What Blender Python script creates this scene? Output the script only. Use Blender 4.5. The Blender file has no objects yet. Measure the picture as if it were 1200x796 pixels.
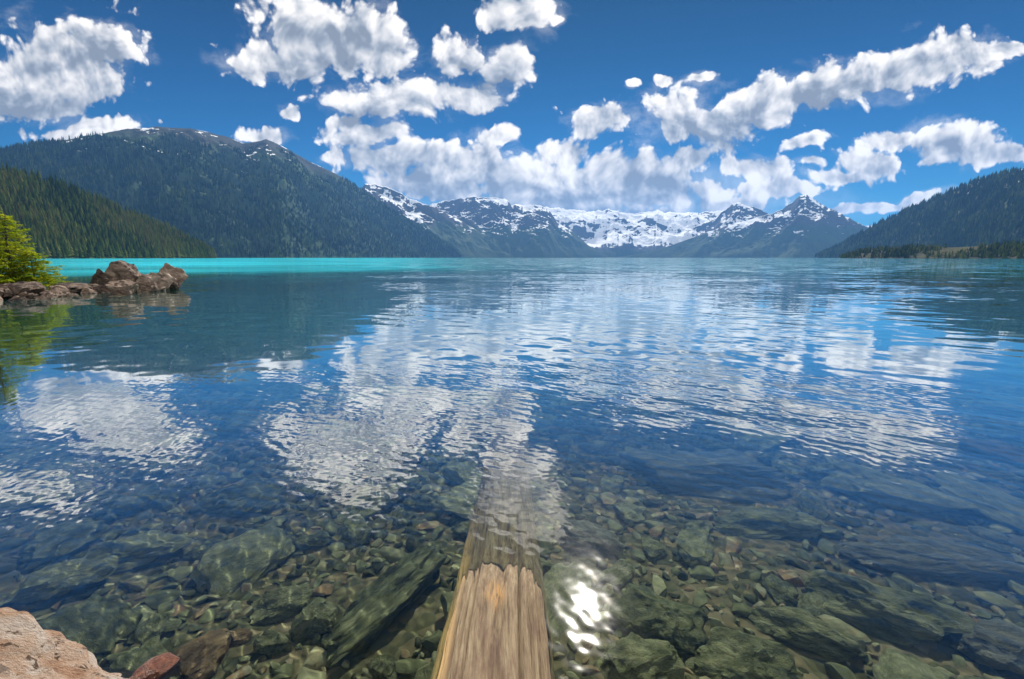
import bpy, bmesh, math, random
import numpy as np
from mathutils import Vector, noise as mnoise

random.seed(7)
rng = np.random.default_rng(11)
scn = bpy.context.scene
COL = scn.collection

# ------------------------------------------------------------------ camera
H_CAM = 1.6
FPX = 533.33
PITCH = math.atan(96.0 / FPX)
CS, SN = math.cos(PITCH), math.sin(PITCH)
SUN_EL, SUN_AZ = math.radians(40.8), math.radians(10.3)

cam_d = bpy.data.cameras.new('camera')
cam_d.sensor_width = 36.0
cam_d.lens = 16.0
cam_d.clip_start = 0.05
cam_d.clip_end = 60000
cam = bpy.data.objects.new('camera', cam_d)
COL.objects.link(cam)
cam.location = (0, 0, H_CAM)
cam.rotation_euler = (math.pi / 2 - PITCH, 0, 0)
scn.camera = cam


def ray(px, py):
    dx, dy = px - 600.0, 398.0 - py
    return np.array([dx, FPX * CS + dy * SN, -FPX * SN + dy * CS])


def ground(px, py, z=0.0):
    d = ray(px, py)
    t = (z - H_CAM) / d[2]
    return d[0] * t, d[1] * t


# ------------------------------------------------------------------ numpy noise
_perm = rng.permutation(256)
_perm = np.concatenate([_perm, _perm, _perm])
_grad = rng.normal(size=(256, 3))
_grad /= np.linalg.norm(_grad, axis=1)[:, None]


def perlin(p):
    p = np.asarray(p, float)
    i = np.floor(p).astype(int)
    f = p - i
    i &= 255
    u = f * f * f * (f * (f * 6 - 15) + 10)
    out = 0
    for a in (0, 1):
        for b in (0, 1):
            for c in (0, 1):
                h = _perm[_perm[_perm[(i[..., 0] + a) & 255] + ((i[..., 1] + b) & 255)] + ((i[..., 2] + c) & 255)]
                g = _grad[h]
                d = f - np.array([a, b, c])
                w = (u[..., 0] if a else 1 - u[..., 0]) * (u[..., 1] if b else 1 - u[..., 1]) * (u[..., 2] if c else 1 - u[..., 2])
                out = out + w * (g * d).sum(-1)
    return out * 1.5


def fbm(p, octv=5, gain=0.5, lac=2.03):
    p = np.asarray(p, float)
    a, s, out = 1.0, 0.0, 0
    for k in range(octv):
        out = out + a * perlin(p * lac ** k + k * 17.3)
        s += a
        a *= gain
    return out / s * 1.6


def ridged(p, octv=5, gain=0.5, lac=2.05):
    p = np.asarray(p, float)
    a, s, out = 1.0, 0.0, 0
    for k in range(octv):
        out = out + a * (1 - np.abs(perlin(p * lac ** k + k * 11.7)) * 2.0)
        s += a
        a *= gain
    return out / s


def sstep(a, b, x):
    t = np.clip((x - a) / (b - a), 0, 1)
    return t * t * (3 - 2 * t)


# ------------------------------------------------------------------ object helpers
def make_mesh(name, verts, faces, smooth=True, attr=None, sharp=0):
    """verts (n,3) array; faces (m,k) int array with k = 3 or 4, or a list of such arrays."""
    me = bpy.data.meshes.new(name)
    fl = faces if isinstance(faces, list) else [faces]
    verts = np.ascontiguousarray(verts, dtype=np.float32)
    me.vertices.add(len(verts))
    me.vertices.foreach_set('co', verts.ravel())
    loops = np.concatenate([f.ravel() for f in fl]).astype(np.int32)
    sizes = np.concatenate([np.full(len(f), f.shape[1]) for f in fl])
    starts = np.concatenate([[0], np.cumsum(sizes)[:-1]]).astype(np.int32)
    me.loops.add(len(loops))
    me.loops.foreach_set('vertex_index', loops)
    me.polygons.add(len(sizes))
    me.polygons.foreach_set('loop_start', starts)
    me.update(calc_edges=True)
    me.polygons.foreach_set('use_smooth', np.full(len(sizes), smooth))
    if attr is not None:
        a = me.attributes.new('tone', 'FLOAT', 'POINT')
        a.data.foreach_set('value', np.ascontiguousarray(attr, dtype=np.float32))
    me.update()
    if sharp:
        me.set_sharp_from_angle(angle=math.radians(sharp))
    return me


def link(name, me, mat=None, label=None, cat=None, group=None, kind=None, loc=(0, 0, 0), rot=(0, 0, 0), parent=None, scale=(1, 1, 1)):
    o = bpy.data.objects.new(name, me)
    COL.objects.link(o)
    if mat is not None and me is not None and not me.materials:
        me.materials.append(mat)
    o.location, o.rotation_euler, o.scale = loc, rot, scale
    if label: o['label'] = label
    if cat: o['category'] = cat
    if group: o['group'] = group
    if kind: o['kind'] = kind
    if parent: o.parent = parent
    return o


def empty(name, loc, label, cat, group=None, rotz=0.0):
    return link(name, None, None, label, cat, group, None, loc, (0, 0, rotz))


def grid_faces(nr, nc):
    i = np.arange(nr - 1)[:, None] * nc + np.arange(nc - 1)[None, :]
    return np.stack([i, i + 1, i + nc + 1, i + nc], -1).reshape(-1, 4)


# ------------------------------------------------------------------ node helpers
class NT:
    def __init__(self, tree):
        self.t = tree
        tree.nodes.clear()

    def n(self, typ, ins=None, **props):
        nd = self.t.nodes.new(typ)
        for k, v in props.items():
            setattr(nd, k, v)
        for k, v in (ins or {}).items():
            s = nd.inputs[k]
            if isinstance(v, bpy.types.NodeSocket):
                self.t.links.new(v, s)
            elif isinstance(v, bpy.types.Node):
                self.t.links.new(v.outputs[0], s)
            else:
                s.default_value = v
        return nd

    def math(self, op, a, b=None, c=None, clamp=False):
        nd = self.n('ShaderNodeMath', operation=op, use_clamp=clamp)
        for i, v in enumerate((a, b, c)):
            if v is None: continue
            if isinstance(v, bpy.types.NodeSocket): self.t.links.new(v, nd.inputs[i])
            else: nd.inputs[i].default_value = v
        return nd.outputs[0]

    def vmath(self, op, a, b=None, scale=None, out=0):
        nd = self.n('ShaderNodeVectorMath', operation=op)
        for i, v in enumerate((a, b)):
            if v is None: continue
            if isinstance(v, bpy.types.NodeSocket): self.t.links.new(v, nd.inputs[i])
            else: nd.inputs[i].default_value = v
        if scale is not None:
            if isinstance(scale, bpy.types.NodeSocket): self.t.links.new(scale, nd.inputs['Scale'])
            else: nd.inputs['Scale'].default_value = scale
        return nd.outputs[out]

    def noise(self, vec, scale, detail=4, rough=0.5, dist=0.0, col=False, d2=False):
        nd = self.n('ShaderNodeTexNoise', {'Vector': vec, 'Scale': scale, 'Detail': detail, 'Roughness': rough, 'Distortion': dist}, noise_dimensions='2D' if d2 else '3D')
        return nd.outputs[1 if col else 0]

    def mapr(self, v, a, b, c=0.0, d=1.0, smooth=True):
        nd = self.n('ShaderNodeMapRange', {'Value': v, 'From Min': a, 'From Max': b, 'To Min': c, 'To Max': d},
                    interpolation_type='SMOOTHSTEP' if smooth else 'LINEAR')
        return nd.outputs[0]

    def mix(self, f, a, b, blend='MIX'):
        nd = self.n('ShaderNodeMix', data_type='RGBA', blend_type=blend)
        for i, v in ((0, f), (6, a), (7, b)):
            if isinstance(v, bpy.types.NodeSocket): self.t.links.new(v, nd.inputs[i])
            elif i and len(v) == 3: nd.inputs[i].default_value = (*v, 1)
            else: nd.inputs[i].default_value = v
        return nd.outputs[2]

    def ramp(self, f, stops):
        nd = self.n('ShaderNodeValToRGB', {'Fac': f})
        cr = nd.color_ramp
        while len(cr.elements) < len(stops): cr.elements.new(0.5)
        for e, (p, c) in zip(cr.elements, stops):
            e.position = p
            e.color = (*c, 1)
        return nd.outputs[0]

    def scalevec(self, vec, s):
        return self.vmath('MULTIPLY', vec, s)

    def out_surface(self, sh):
        o = self.n('ShaderNodeOutputMaterial')
        self.t.links.new(sh, o.inputs['Surface'])
        return o


def new_mat(name):
    m = bpy.data.materials.new(name)
    m.use_nodes = True
    return m, NT(m.node_tree)


def rock_material(name, stops, scale, rough=0.8, bump=0.4, bscale=None, streak=(1, 1, 1), spec=0.3, lichen=None, fine=0.0):
    m, t = new_mat(name)
    tc = t.n('ShaderNodeTexCoord').outputs['Object']
    oi = t.n('ShaderNodeObjectInfo')
    off = t.vmath('SCALE', oi.outputs['Location'], scale=1.7)
    p = t.vmath('ADD', t.scalevec(tc, streak), off)
    n1 = t.noise(p, scale, 8, 0.62, 0.4)
    n1 = t.math('ADD', n1, t.math('MULTIPLY', t.math('SUBTRACT', oi.outputs['Random'], 0.5), 0.22))
    c = t.ramp(n1, stops)
    n2 = t.noise(p, scale * 9, 5, 0.7)
    c = t.mix(t.mapr(n2, 0.35, 0.7), c, t.mix(0.5, c, (0.6, 0.6, 0.6), 'MULTIPLY'))
    if lichen:
        n4 = t.noise(p, scale * 3.1, 6, 0.7, 0.6)
        c = t.mix(t.mapr(n4, 0.57, 0.63), c, lichen)
    b = t.noise(p, bscale or scale * 4, 10, 0.65, 0.3)
    if fine:
        b = t.math('ADD', b, t.math('MULTIPLY', t.noise(p, (bscale or scale * 4) * 7, 6, 0.7), fine))
    bp = t.n('ShaderNodeBump', {'Strength': bump, 'Distance': 0.05, 'Height': b})
    bs = t.n('ShaderNodeBsdfPrincipled', {'Base Color': c, 'Roughness': rough, 'Specular IOR Level': spec, 'Normal': bp.outputs[0]})
    t.out_surface(bs.outputs[0])
    return m


# ------------------------------------------------------------------ world: Nishita sky with cumulus clouds
W = bpy.data.worlds.new('World')
scn.world = W
W.cycles.sampling_method = 'MANUAL'
W.cycles.sample_map_resolution = 512
W.use_nodes = True
t = NT(W.node_tree)
tc = t.n('ShaderNodeTexCoord').outputs['Generated']
sky = t.n('ShaderNodeTexSky', sky_type='NISHITA', sun_disc=False, sun_elevation=SUN_EL, sun_rotation=SUN_AZ,
          altitude=1500, air_density=1.0, dust_density=0.3, ozone_density=2.0)
skyc = t.n('ShaderNodeHueSaturation', {'Hue': 0.5, 'Saturation': 1.3, 'Value': 1.0, 'Fac': 1.0, 'Color': sky.outputs[0]}).outputs[0]
SKY_TINT = (0.010, 0.255, 0.365)
skyc = t.mix(1.0, skyc, SKY_TINT, 'MULTIPLY')
skyz = t.n('ShaderNodeSeparateXYZ', {'Vector': tc}).outputs[2]
skyc = t.vmath('SCALE', skyc, scale=t.mapr(skyz, 0.06, 0.58, 1.10, 0.36))
sep = t.n('ShaderNodeSeparateXYZ', {'Vector': tc})
yc = t.math('MAXIMUM', sep.outputs[1], 0.12)
u = t.math('DIVIDE', sep.outputs[0], yc)
v = t.math('DIVIDE', sep.outputs[2], yc)
P = t.n('ShaderNodeCombineXYZ', {'X': u, 'Y': v, 'Z': 0.0}).outputs[0]
wn = t.noise(P, 5.0, 3, 0.5, col=True, d2=True)
Pw = t.vmath('ADD', P, t.vmath('SCALE', t.vmath('SUBTRACT', wn, (0.5, 0.5, 0.5)), scale=0.065))
CLOUDS = [
    (125, 52, 44, 38, 0), (75, 72, 62, 40, 0), (15, 102, 70, 42, 0), (100, 100, 50, 26, 0), (108, 152, 56, 13, -5), (50, 128, 40, 14, 0),
    (352, 35, 58, 36, 0), (405, 40, 62, 36, 0), (300, 74, 42, 19, 0), (455, 55, 36, 26, 0), (340, 72, 60, 20, 0),
    (536, 66, 36, 25, 0), (594, 76, 24, 26, 0), (612, 12, 44, 20, 0), (612, -45, 54, 40, 0), (640, -100, 42, 28, 0), (378, -34, 40, 14, 0), (-80, -25, 80, 26, 0), (645, 28, 10, 6, 0),
    (480, 113, 70, 20, 0), (425, 124, 48, 17, 8), (545, 115, 42, 16, 0), (428, 162, 46, 15, 0), (412, 148, 26, 12, 0), (395, 190, 20, 8, 0),
    (470, 190, 78, 19, 0), (555, 194, 70, 25, 0), (630, 206, 60, 23, 0), (540, 226, 62, 14, 0), (580, 161, 25, 11, 0), (655, 178, 34, 14, 0),
    (735, 204, 66, 23, 0), (798, 194, 26, 14, 0), (700, 226, 80, 20, 0), (640, 236, 80, 16, 0), (775, 231, 60, 16, 0),
    (704, 138, 48, 17, 0), (800, 140, 44, 32, 0), (842, 152, 56, 30, 0), (900, 124, 58, 28, -15), (960, 105, 55, 28, -15), (1012, 90, 50, 28, -15),
    (1065, 76, 56, 28, -12), (1125, 68, 56, 24, 0), (1175, 62, 30, 12, 0), (1020, 74, 20, 7, 0),
    (747, 97, 9, 5, 0), (783, 91, 13, 7, 0), (823, 90, 17, 7, -8), (340, 132, 14, 9, 0),
    (1048, 159, 38, 12, 0), (1118, 166, 48, 24, 0), (1170, 183, 48, 9, 0), (1010, 191, 44, 18, 0), (975, 206, 40, 9, 0), (945, 169, 26, 8, -20),
    (885, 204, 40, 13, 0), (905, 224, 60, 10, 0), (852, 238, 55, 10, 0), (950, 195, 18, 6, 0), (1030, 238, 80, 6, -10), (310, 162, 34, 8, 0),
    (1025, 262, 30, 4, -15), (500, 214, 26, 7, 0), (590, 236, 70, 12, 0), (680, 250, 70, 9, 0), (520, 212, 75, 22, 0), (610, 218, 70, 22, 0), (700, 208, 62, 20, 0), (760, 218, 70, 20, 0), (830, 226, 50, 12, 0), (780, 253, 60, 7, 0),
]
acc = acc2 = None
Pup = t.vmath('ADD', Pw, (0.010, 0.034, 0))
for cx, cy, rx, ry, rot in CLOUDS:
    d = ray(cx, cy)
    s = 1.0 / d[1]
    ru, rv = rx * s * 1.36, ry * s * 1.42
    Pi, Pj = Pw, Pup
    if acc is not None:      # ties the ellipses into one chain, so that the shader needs little memory
        tie = t.vmath('SCALE', (1e-9, 0, 0), scale=acc)
        Pi = t.vmath('ADD', Pw, tie)
        Pj = t.vmath('ADD', Pi, (0.010, 0.034, 0))
    mp = t.n('ShaderNodeMapping', {'Vector': Pi, 'Location': (d[0] * s, d[2] * s, 0), 'Rotation': (0, 0, math.radians(-rot)), 'Scale': (ru, rv, 1)}, vector_type='TEXTURE')
    ln = t.vmath('LENGTH', mp.outputs[0], out=1)
    acc = ln if acc is None else t.math('SMOOTH_MIN', acc, ln, 0.25)
    if rx * ry > 520:
        mp = t.n('ShaderNodeMapping', {'Vector': Pj, 'Location': (d[0] * s, d[2] * s, 0), 'Rotation': (0, 0, math.radians(-rot)), 'Scale': (ru, rv, 1)}, vector_type='TEXTURE')
        ln = t.vmath('LENGTH', mp.outputs[0], out=1)
        acc2 = ln if acc2 is None else t.math('SMOOTH_MIN', acc2, ln, 0.25)
base = t.math('SUBTRACT', 1.0, acc)
base_up = t.math('SUBTRACT', 1.0, acc2)


def billow(vec, scale):
    vo = t.n('ShaderNodeTexVoronoi', {'Vector': vec, 'Scale': scale, 'Detail': 2.0, 'Roughness': 0.5, 'Lacunarity': 2.3, 'Smoothness': 1.0},
             feature='SMOOTH_F1', voronoi_dimensions='2D').outputs[0]
    return t.math('SUBTRACT', 0.42, vo)


fine = t.math('MULTIPLY', t.math('SUBTRACT', t.noise(Pw, 17.0, 9, 0.58, d2=True), 0.5), 1.35)
n0 = t.math('ADD', fine, t.math('MULTIPLY', billow(Pw, 21.0), 1.05))
dens = t.math('ADD', base, t.math('MULTIPLY', n0, 0.62))
front = t.mapr(sep.outputs[1], 0.12, 0.2)
wisp = t.math('ADD', base, t.math('MULTIPLY', t.math('SUBTRACT', t.noise(t.n('ShaderNodeMapping', {'Vector': Pw, 'Scale': (1, 1.5, 1)}).outputs[0], 9.0, 8, 0.62, 0.12, d2=True), 0.5), 2.4))
alpha = t.math('MAXIMUM', t.mapr(dens, 0.04, 0.29), t.math('MULTIPLY', t.mapr(wisp, 0.1, 0.9), 0.30))
veil = t.math('MULTIPLY', t.mapr(t.vmath('LENGTH', t.n('ShaderNodeMapping', {'Vector': Pw, 'Location': (0.22, 0.105, 0), 'Scale': (0.62, 0.10, 1)}, vector_type='TEXTURE').outputs[0], out=1), 1.0, 0.1),
              t.mapr(t.noise(Pw, 6.0, 6, 0.6, d2=True), 0.25, 0.6, 0.35, 0.85))
alpha = t.math('MAXIMUM', alpha, veil)
alpha = t.math('MULTIPLY', alpha, front)
# clouds lit from above and behind: bright rims and tops, grey bellies
bl = lambda vec: t.math('ADD', t.math('MULTIPLY', billow(vec, 21.0), 0.8), t.math('MULTIPLY', t.noise(vec, 14.0, 4, 0.5, d2=True), 0.7))
relief = t.math('SUBTRACT', bl(Pw), bl(t.vmath('ADD', Pw, (0.012, 0.016, 0))))
core = t.mapr(t.math('ADD', base, t.math('MULTIPLY', t.math('SUBTRACT', t.noise(Pw, 7.5, 5, 0.5, d2=True), 0.5), 2.8)), 0.20, 1.05)
shade = t.math('ADD', t.math('SUBTRACT', 1.0, t.math('MULTIPLY', core, 0.22)), t.math('MULTIPLY', relief, 0.55))
belly = t.mapr(t.math('ADD', base_up, t.math('MULTIPLY', t.math('SUBTRACT', t.noise(Pw, 10.0, 4, 0.5, d2=True), 0.5), 1.0)), 0.05, 0.80)
shade = t.math('SUBTRACT', shade, t.math('MULTIPLY', belly, 0.30))
shade = t.math('MINIMUM', t.math('MAXIMUM', shade, 0.46), 1.06)
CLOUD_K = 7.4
cc = t.mix(t.mapr(shade, 0.45, 0.95), (0.80, 0.87, 0.97), (1.0, 0.955, 0.90))
cc = t.vmath('SCALE', cc, scale=t.math('MULTIPLY', t.math('POWER', shade, 1.5), CLOUD_K))
skyc = t.mix(alpha, skyc, cc)
# bright unseen clouds added behind the viewer as fill light from the front
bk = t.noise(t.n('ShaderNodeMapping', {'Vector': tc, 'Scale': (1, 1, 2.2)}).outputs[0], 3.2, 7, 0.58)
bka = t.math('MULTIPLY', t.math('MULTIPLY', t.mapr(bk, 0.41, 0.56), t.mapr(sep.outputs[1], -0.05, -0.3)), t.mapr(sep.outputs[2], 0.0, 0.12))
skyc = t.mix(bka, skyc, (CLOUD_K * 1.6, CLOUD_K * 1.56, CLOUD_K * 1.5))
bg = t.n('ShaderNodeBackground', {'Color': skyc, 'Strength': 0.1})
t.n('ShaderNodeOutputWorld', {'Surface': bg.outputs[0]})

sun_d = bpy.data.lights.new('sun', 'SUN')
sun_d.energy = 5.0
sun_d.angle = math.radians(0.53)
sun_d.color = (1.0, 0.94, 0.85)
sun_d.cycles.is_caustics_light = True
sun = bpy.data.objects.new('sun', sun_d)
COL.objects.link(sun)
sd = Vector((math.sin(SUN_AZ) * math.cos(SUN_EL), math.cos(SUN_AZ) * math.cos(SUN_EL), math.sin(SUN_EL)))
sun.rotation_euler = sd.to_track_quat('Z', 'Y').to_euler()
sun.location = (20, 60, 60)

# ------------------------------------------------------------------ lake bed
SPIT = [(-40.0, 14.5), (-26.0, 16.6), (-21.0, 17.6), (-17.5, 19.2), (-15.2, 20.2)]


def spit_dist(x, y):
    best = np.full(np.shape(x), 1e9)
    for (x0, y0), (x1, y1) in zip(SPIT[:-1], SPIT[1:]):
        dx, dy = x1 - x0, y1 - y0
        k = np.clip(((x - x0) * dx + (y - y0) * dy) / (dx * dx + dy * dy), 0, 1)
        best = np.minimum(best, np.hypot(x - x0 - k * dx, y - y0 - k * dy))
    return best


def bed_z(x, y):
    x, y = np.asarray(x, float), np.asarray(y, float)
    d = 0.42 + 0.17 * np.clip(y - 1, 0, 7) + 0.25 * np.clip(y - 8, 0, 40) + 0.02 * np.clip(y - 48, 0, 1e9) + np.where(y < 1, (y - 1) * 0.28, 0)
    d = np.minimum(d, 16.0)
    d = d + 0.04 * np.clip(np.abs(x) - 3, 0, 8) * np.clip(y, 0, 8) / 8 
    z = -d
    p = np.stack([x * 0.7, y * 0.7, 0 * x], -1)
    z = z + 0.10 * perlin(p) * sstep(0.2, 2.0, np.hypot(x, y)) + 0.3 * perlin(p * 0.13 + 5) * sstep(10, 40, y)
    s = spit_dist(x, y)
    wob = 0.25 * perlin(p * 0.6 + 9)
    sp = 0.0 - 0.30 * np.clip(s - 0.4 + wob, 0, None) - 0.02 * np.clip(s - 0.6, 0, None) ** 2
    return np.maximum(z, sp)


def fan(nr_near, r0, r1, nr_far, r2, nc, ang, oy):
    r = np.concatenate([np.geomspace(r0, r1, nr_near), np.geomspace(r1, r2, nr_far + 1)[1:]])
    a = np.linspace(-ang, ang, nc)
    x = np.sin(a)[None, :] * r[:, None]
    y = np.cos(a)[None, :] * r[:, None] + oy
    return x, y, r


x, y, r = fan(330, 0.6, 70, 60, 30000, 420, math.radians(82), -5.0)
z = bed_z(x, y)
nn = np.stack([x * 3.0, y * 3.0, 0 * x], -1)
z = z + (0.03 * fbm(nn, 4)) * np.exp(-np.hypot(x, y) / 30)
bed_me = make_mesh('lake_bed', np.stack([x, y, z], -1).reshape(-1, 3), grid_faces(*x.shape))

m, t = new_mat('bed_gravel_and_silt')
pos = t.n('ShaderNodeNewGeometry').outputs['Position']
vor = t.n('ShaderNodeTexVoronoi', {'Vector': pos, 'Scale': 14.0, 'Randomness': 1.0}, feature='F1')
big = t.noise(pos, 1.3, 5, 0.6)
c = t.ramp(t.math('ADD', t.math('MULTIPLY', t.n('ShaderNodeSeparateColor', {'Color': vor.outputs['Color']}).outputs[0], 0.5), t.math('MULTIPLY', big, 0.5)),
           [(0.15, (0.035, 0.036, 0.022)), (0.45, (0.09, 0.085, 0.045)), (0.7, (0.15, 0.12, 0.07)), (0.95, (0.22, 0.19, 0.13))])
sp_ = t.n('ShaderNodeSeparateXYZ', {'Vector': pos})
zz = t.math('ADD', sp_.outputs[2], t.math('MULTIPLY', t.math('SUBTRACT', t.noise(pos, 0.08, 3), 0.5), 2.0))
c = t.mix(t.mapr(zz, -9.0, -12.5), c, (0.86, 0.86, 0.84))
bp = t.n('ShaderNodeBump', {'Strength': 0.8, 'Distance': 0.03, 'Height': t.math('MULTIPLY', vor.outputs['Distance'], -1.0)})
t.out_surface(t.n('ShaderNodeBsdfPrincipled', {'Base Color': c, 'Roughness': 0.9, 'Specular IOR Level': 0.1, 'Normal': bp.outputs[0]}).outputs[0])
bed = link('lake_bed', bed_me, m, kind='structure')
bed.cycles.is_caustics_receiver = True

# ------------------------------------------------------------------ water
def water_grid():
    r = np.concatenate([np.geomspace(3.6, 11, 640), np.geomspace(11, 70, 301)[1:], np.geomspace(70, 30000, 111)[1:]])
    a = np.linspace(-math.radians(66), math.radians(66), 1500)
    x = np.sin(a)[None, :] * r[:, None]
    y = np.cos(a)[None, :] * r[:, None] - 4.0
    dist = np.hypot(x, y)
    dr = np.maximum(np.gradient(r)[:, None], r[:, None] * (a[1] - a[0]))
    swirl = lambda p, q: np.sin(0.9 * x * p + 1.3 * np.sin(0.7 * y * p + q) + 2.1 * q) + np.sin(1.1 * y * p + 1.1 * np.sin(0.8 * x * p + 1.7 * q) + 3.7 * q)
    patch = sstep(-0.9, 1.3, swirl(0.55, 0.4) + 0.6 * swirl(1.3, 2.2))
    calm = sstep(2.4, 6.5, y + 0.35 * np.clip(x, -4, 6))            # the near shallows are almost still
    amp_long = (0.22 + 0.78 * calm) * (0.35 + 0.65 * patch)
    amp_short = (0.70 + 0.30 * calm) * (0.5 + 0.5 * patch)
    ph = [0.55 * swirl(0.5 + 0.17 * q, q * 1.9) for q in range(8)]
    z = np.zeros_like(x)
    wr = np.random.default_rng(5)
    NW = 72
    for k in range(NW):
        lam = 0.05 * (2.4 / 0.05) ** (k / (NW - 1.0))
        ang = math.radians(wr.normal(58, 36))
        slope = (0.0100 if lam < 0.20 else 0.0066) * (0.7 + 0.6 * wr.random()) * (0.55 if lam > 1.2 else 1.0)
        kk = 2 * math.pi / lam
        res = sstep(0.5, 0.22, dr / lam)
        arg = kk * (x * math.cos(ang) + y * math.sin(ang)) + wr.random() * 6.28 + ph[k % 8]
        z += slope / kk * np.sin(arg) * res * (amp_short if lam < 0.16 else amp_long)
    return x, y, z


x, y, z = water_grid()
wf = grid_faces(*x.shape)
water_me = make_mesh('water', np.stack([x, y, z], -1).reshape(-1, 3), wf)
film_me = make_mesh('water_mirror_sheet', np.stack([x, y, z + 0.0015], -1).reshape(-1, 3), wf)

def water_normal(t, pos, N, dst):
    """ripples too fine or too far off for the mesh"""
    na = t.vmath('SUBTRACT', t.noise(t.scalevec(pos, (1.0, 1.3, 1.0)), 1.9, 3, 0.6, col=True), (0.5, 0.5, 0.5))
    nb = t.vmath('SUBTRACT', t.noise(t.scalevec(pos, (0.7, 1.0, 1)), 0.35, 3, 0.6, col=True), (0.5, 0.5, 0.5))
    wind = t.noise(t.scalevec(pos, (0.35, 1.0, 1)), 0.045, 3, 0.6)
    amp = t.math('MULTIPLY', t.mapr(dst, 7.0, 40.0, 0.0, 0.24), t.mapr(wind, 0.35, 0.65, 0.5, 1.2))
    amp = t.math('ADD', amp, t.mapr(dst, 40.0, 120.0, 0.0, 0.38))
    pert = t.vmath('MULTIPLY', t.vmath('SCALE', t.vmath('ADD', na, nb), scale=amp), (1, 1, 0))
    return t.vmath('NORMALIZE', t.vmath('ADD', N, pert))


def silt_plume(t, pos, dst, sx):
    """pale glacial silt drifting in the deep water off the shelf, in long uneven streaks"""
    edge = t.math('ADD', dst, t.math('MULTIPLY', t.math('SUBTRACT', t.noise(pos, 0.07, 4, 0.6), 0.5), 30.0))
    side = t.mapr(t.math('DIVIDE', sx.outputs[0], t.math('MAXIMUM', sx.outputs[1], 1.0)), 0.05, -0.32, 0.25, 1.0)
    streak = t.mapr(t.noise(t.scalevec(pos, (0.3, 0.45, 1)), 0.05, 4, 0.6), 0.3, 0.7, 0.6, 1.0)
    return t.math('MULTIPLY', t.math('MULTIPLY', t.mapr(edge, 30.0, 74.0), side), streak)


m, t = new_mat('lake_water')
pos = t.n('ShaderNodeNewGeometry').outputs['Position']
geo = t.n('ShaderNodeNewGeometry')
dst = t.vmath('LENGTH', pos, out=1)
nrm = water_normal(t, pos, geo.outputs['Normal'], dst)
sx = t.n('ShaderNodeSeparateXYZ', {'Vector': pos})
off = t.math('ADD', sx.outputs[1], t.math('MULTIPLY', t.math('SUBTRACT', t.noise(pos, 0.5, 4, 0.6), 0.5), 2.0))
deep = t.mapr(off, 3.2, 13.0)
tint = t.mix(deep, (0.92, 1.0, 0.93), (0.26, 0.88, 0.82))
plume = silt_plume(t, pos, dst, sx)
silt = t.math('ADD', t.mapr(off, 3.6, 13.0, 0.0, 0.38), t.math('MULTIPLY', plume, 0.68))
sc_ = t.mix(plume, (0.022, 0.36, 0.38), (0.045, 0.54, 0.68))
df = t.n('ShaderNodeBsdfDiffuse', {'Color': sc_})
gl = t.n('ShaderNodeBsdfGlass', {'Color': tint, 'Roughness': 0.0, 'IOR': 1.333, 'Normal': nrm})
fr = t.n('ShaderNodeFresnel', {'IOR': 1.333, 'Normal': nrm})
fac = t.math('MULTIPLY', silt, t.math('SUBTRACT', 1.0, t.math('MULTIPLY', fr.outputs[0], t.mapr(plume, 0.0, 1.0, 1.0, 0.15))))
t.out_surface(t.n('ShaderNodeMixShader', {'Fac': fac, 1: gl.outputs[0], 2: df.outputs[0]}).outputs[0])
water = link('water', water_me, m, kind='structure')
water.cycles.is_caustics_caster = True

# second sheet just above the water, added to strengthen its mirror reflections
m, t = new_mat('mirror_sheet')
geo = t.n('ShaderNodeNewGeometry')
pos = geo.outputs['Position']
dst = t.vmath('LENGTH', pos, out=1)
nrm = water_normal(t, pos, geo.outputs['Normal'], dst)
sx = t.n('ShaderNodeSeparateXYZ', {'Vector': pos})
fr = t.n('ShaderNodeFresnel', {'IOR': 1.333, 'Normal': nrm})
fc = t.ramp(fr.outputs[0], [(0.0, (0, 0, 0)), (0.027, (0.01, 0.01, 0.01)), (0.045, (0.12, 0.12, 0.12)), (0.06, (0.26, 0.26, 0.26)), (0.10, (0.52, 0.52, 0.52)), (0.3, (0.74, 0.74, 0.74)), (1.0, (0.92, 0.92, 0.92))])
plume = silt_plume(t, pos, dst, sx)
fc = t.math('MULTIPLY', fc, t.math('SUBTRACT', 1.0, t.math('MULTIPLY', plume, 0.72)))
fc = t.math('MULTIPLY', fc, t.math('SUBTRACT', 1.0, geo.outputs['Backfacing']))
g1 = t.n('ShaderNodeBsdfGlossy', {'Color': (1, 1, 1, 1), 'Roughness': 0.032, 'Normal': nrm})
g2 = t.n('ShaderNodeBsdfGlossy', {'Color': (1, 1, 1, 1), 'Roughness': 0.085, 'Normal': nrm})     # micro ripples
gs = t.n('ShaderNodeMixShader', {'Fac': 0.10, 1: g1.outputs[0], 2: g2.outputs[0]})
tr = t.n('ShaderNodeBsdfTransparent')
t.out_surface(t.n('ShaderNodeMixShader', {'Fac': fc, 1: tr.outputs[0], 2: gs.outputs[0]}).outputs[0])
link('water_mirror_sheet', film_me, m, kind='structure')

# ------------------------------------------------------------------ rocks
def ico(sub):
    bm = bmesh.new()
    bmesh.ops.create_icosphere(bm, subdivisions=sub, radius=1.0)
    v = np.array([p.co[:] for p in bm.verts])
    f = np.array([[q.index for q in fc.verts] for fc in bm.faces])
    bm.free()
    return v, f


ICO = {k: ico(k) for k in (2, 3, 4, 5, 6)}


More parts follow.
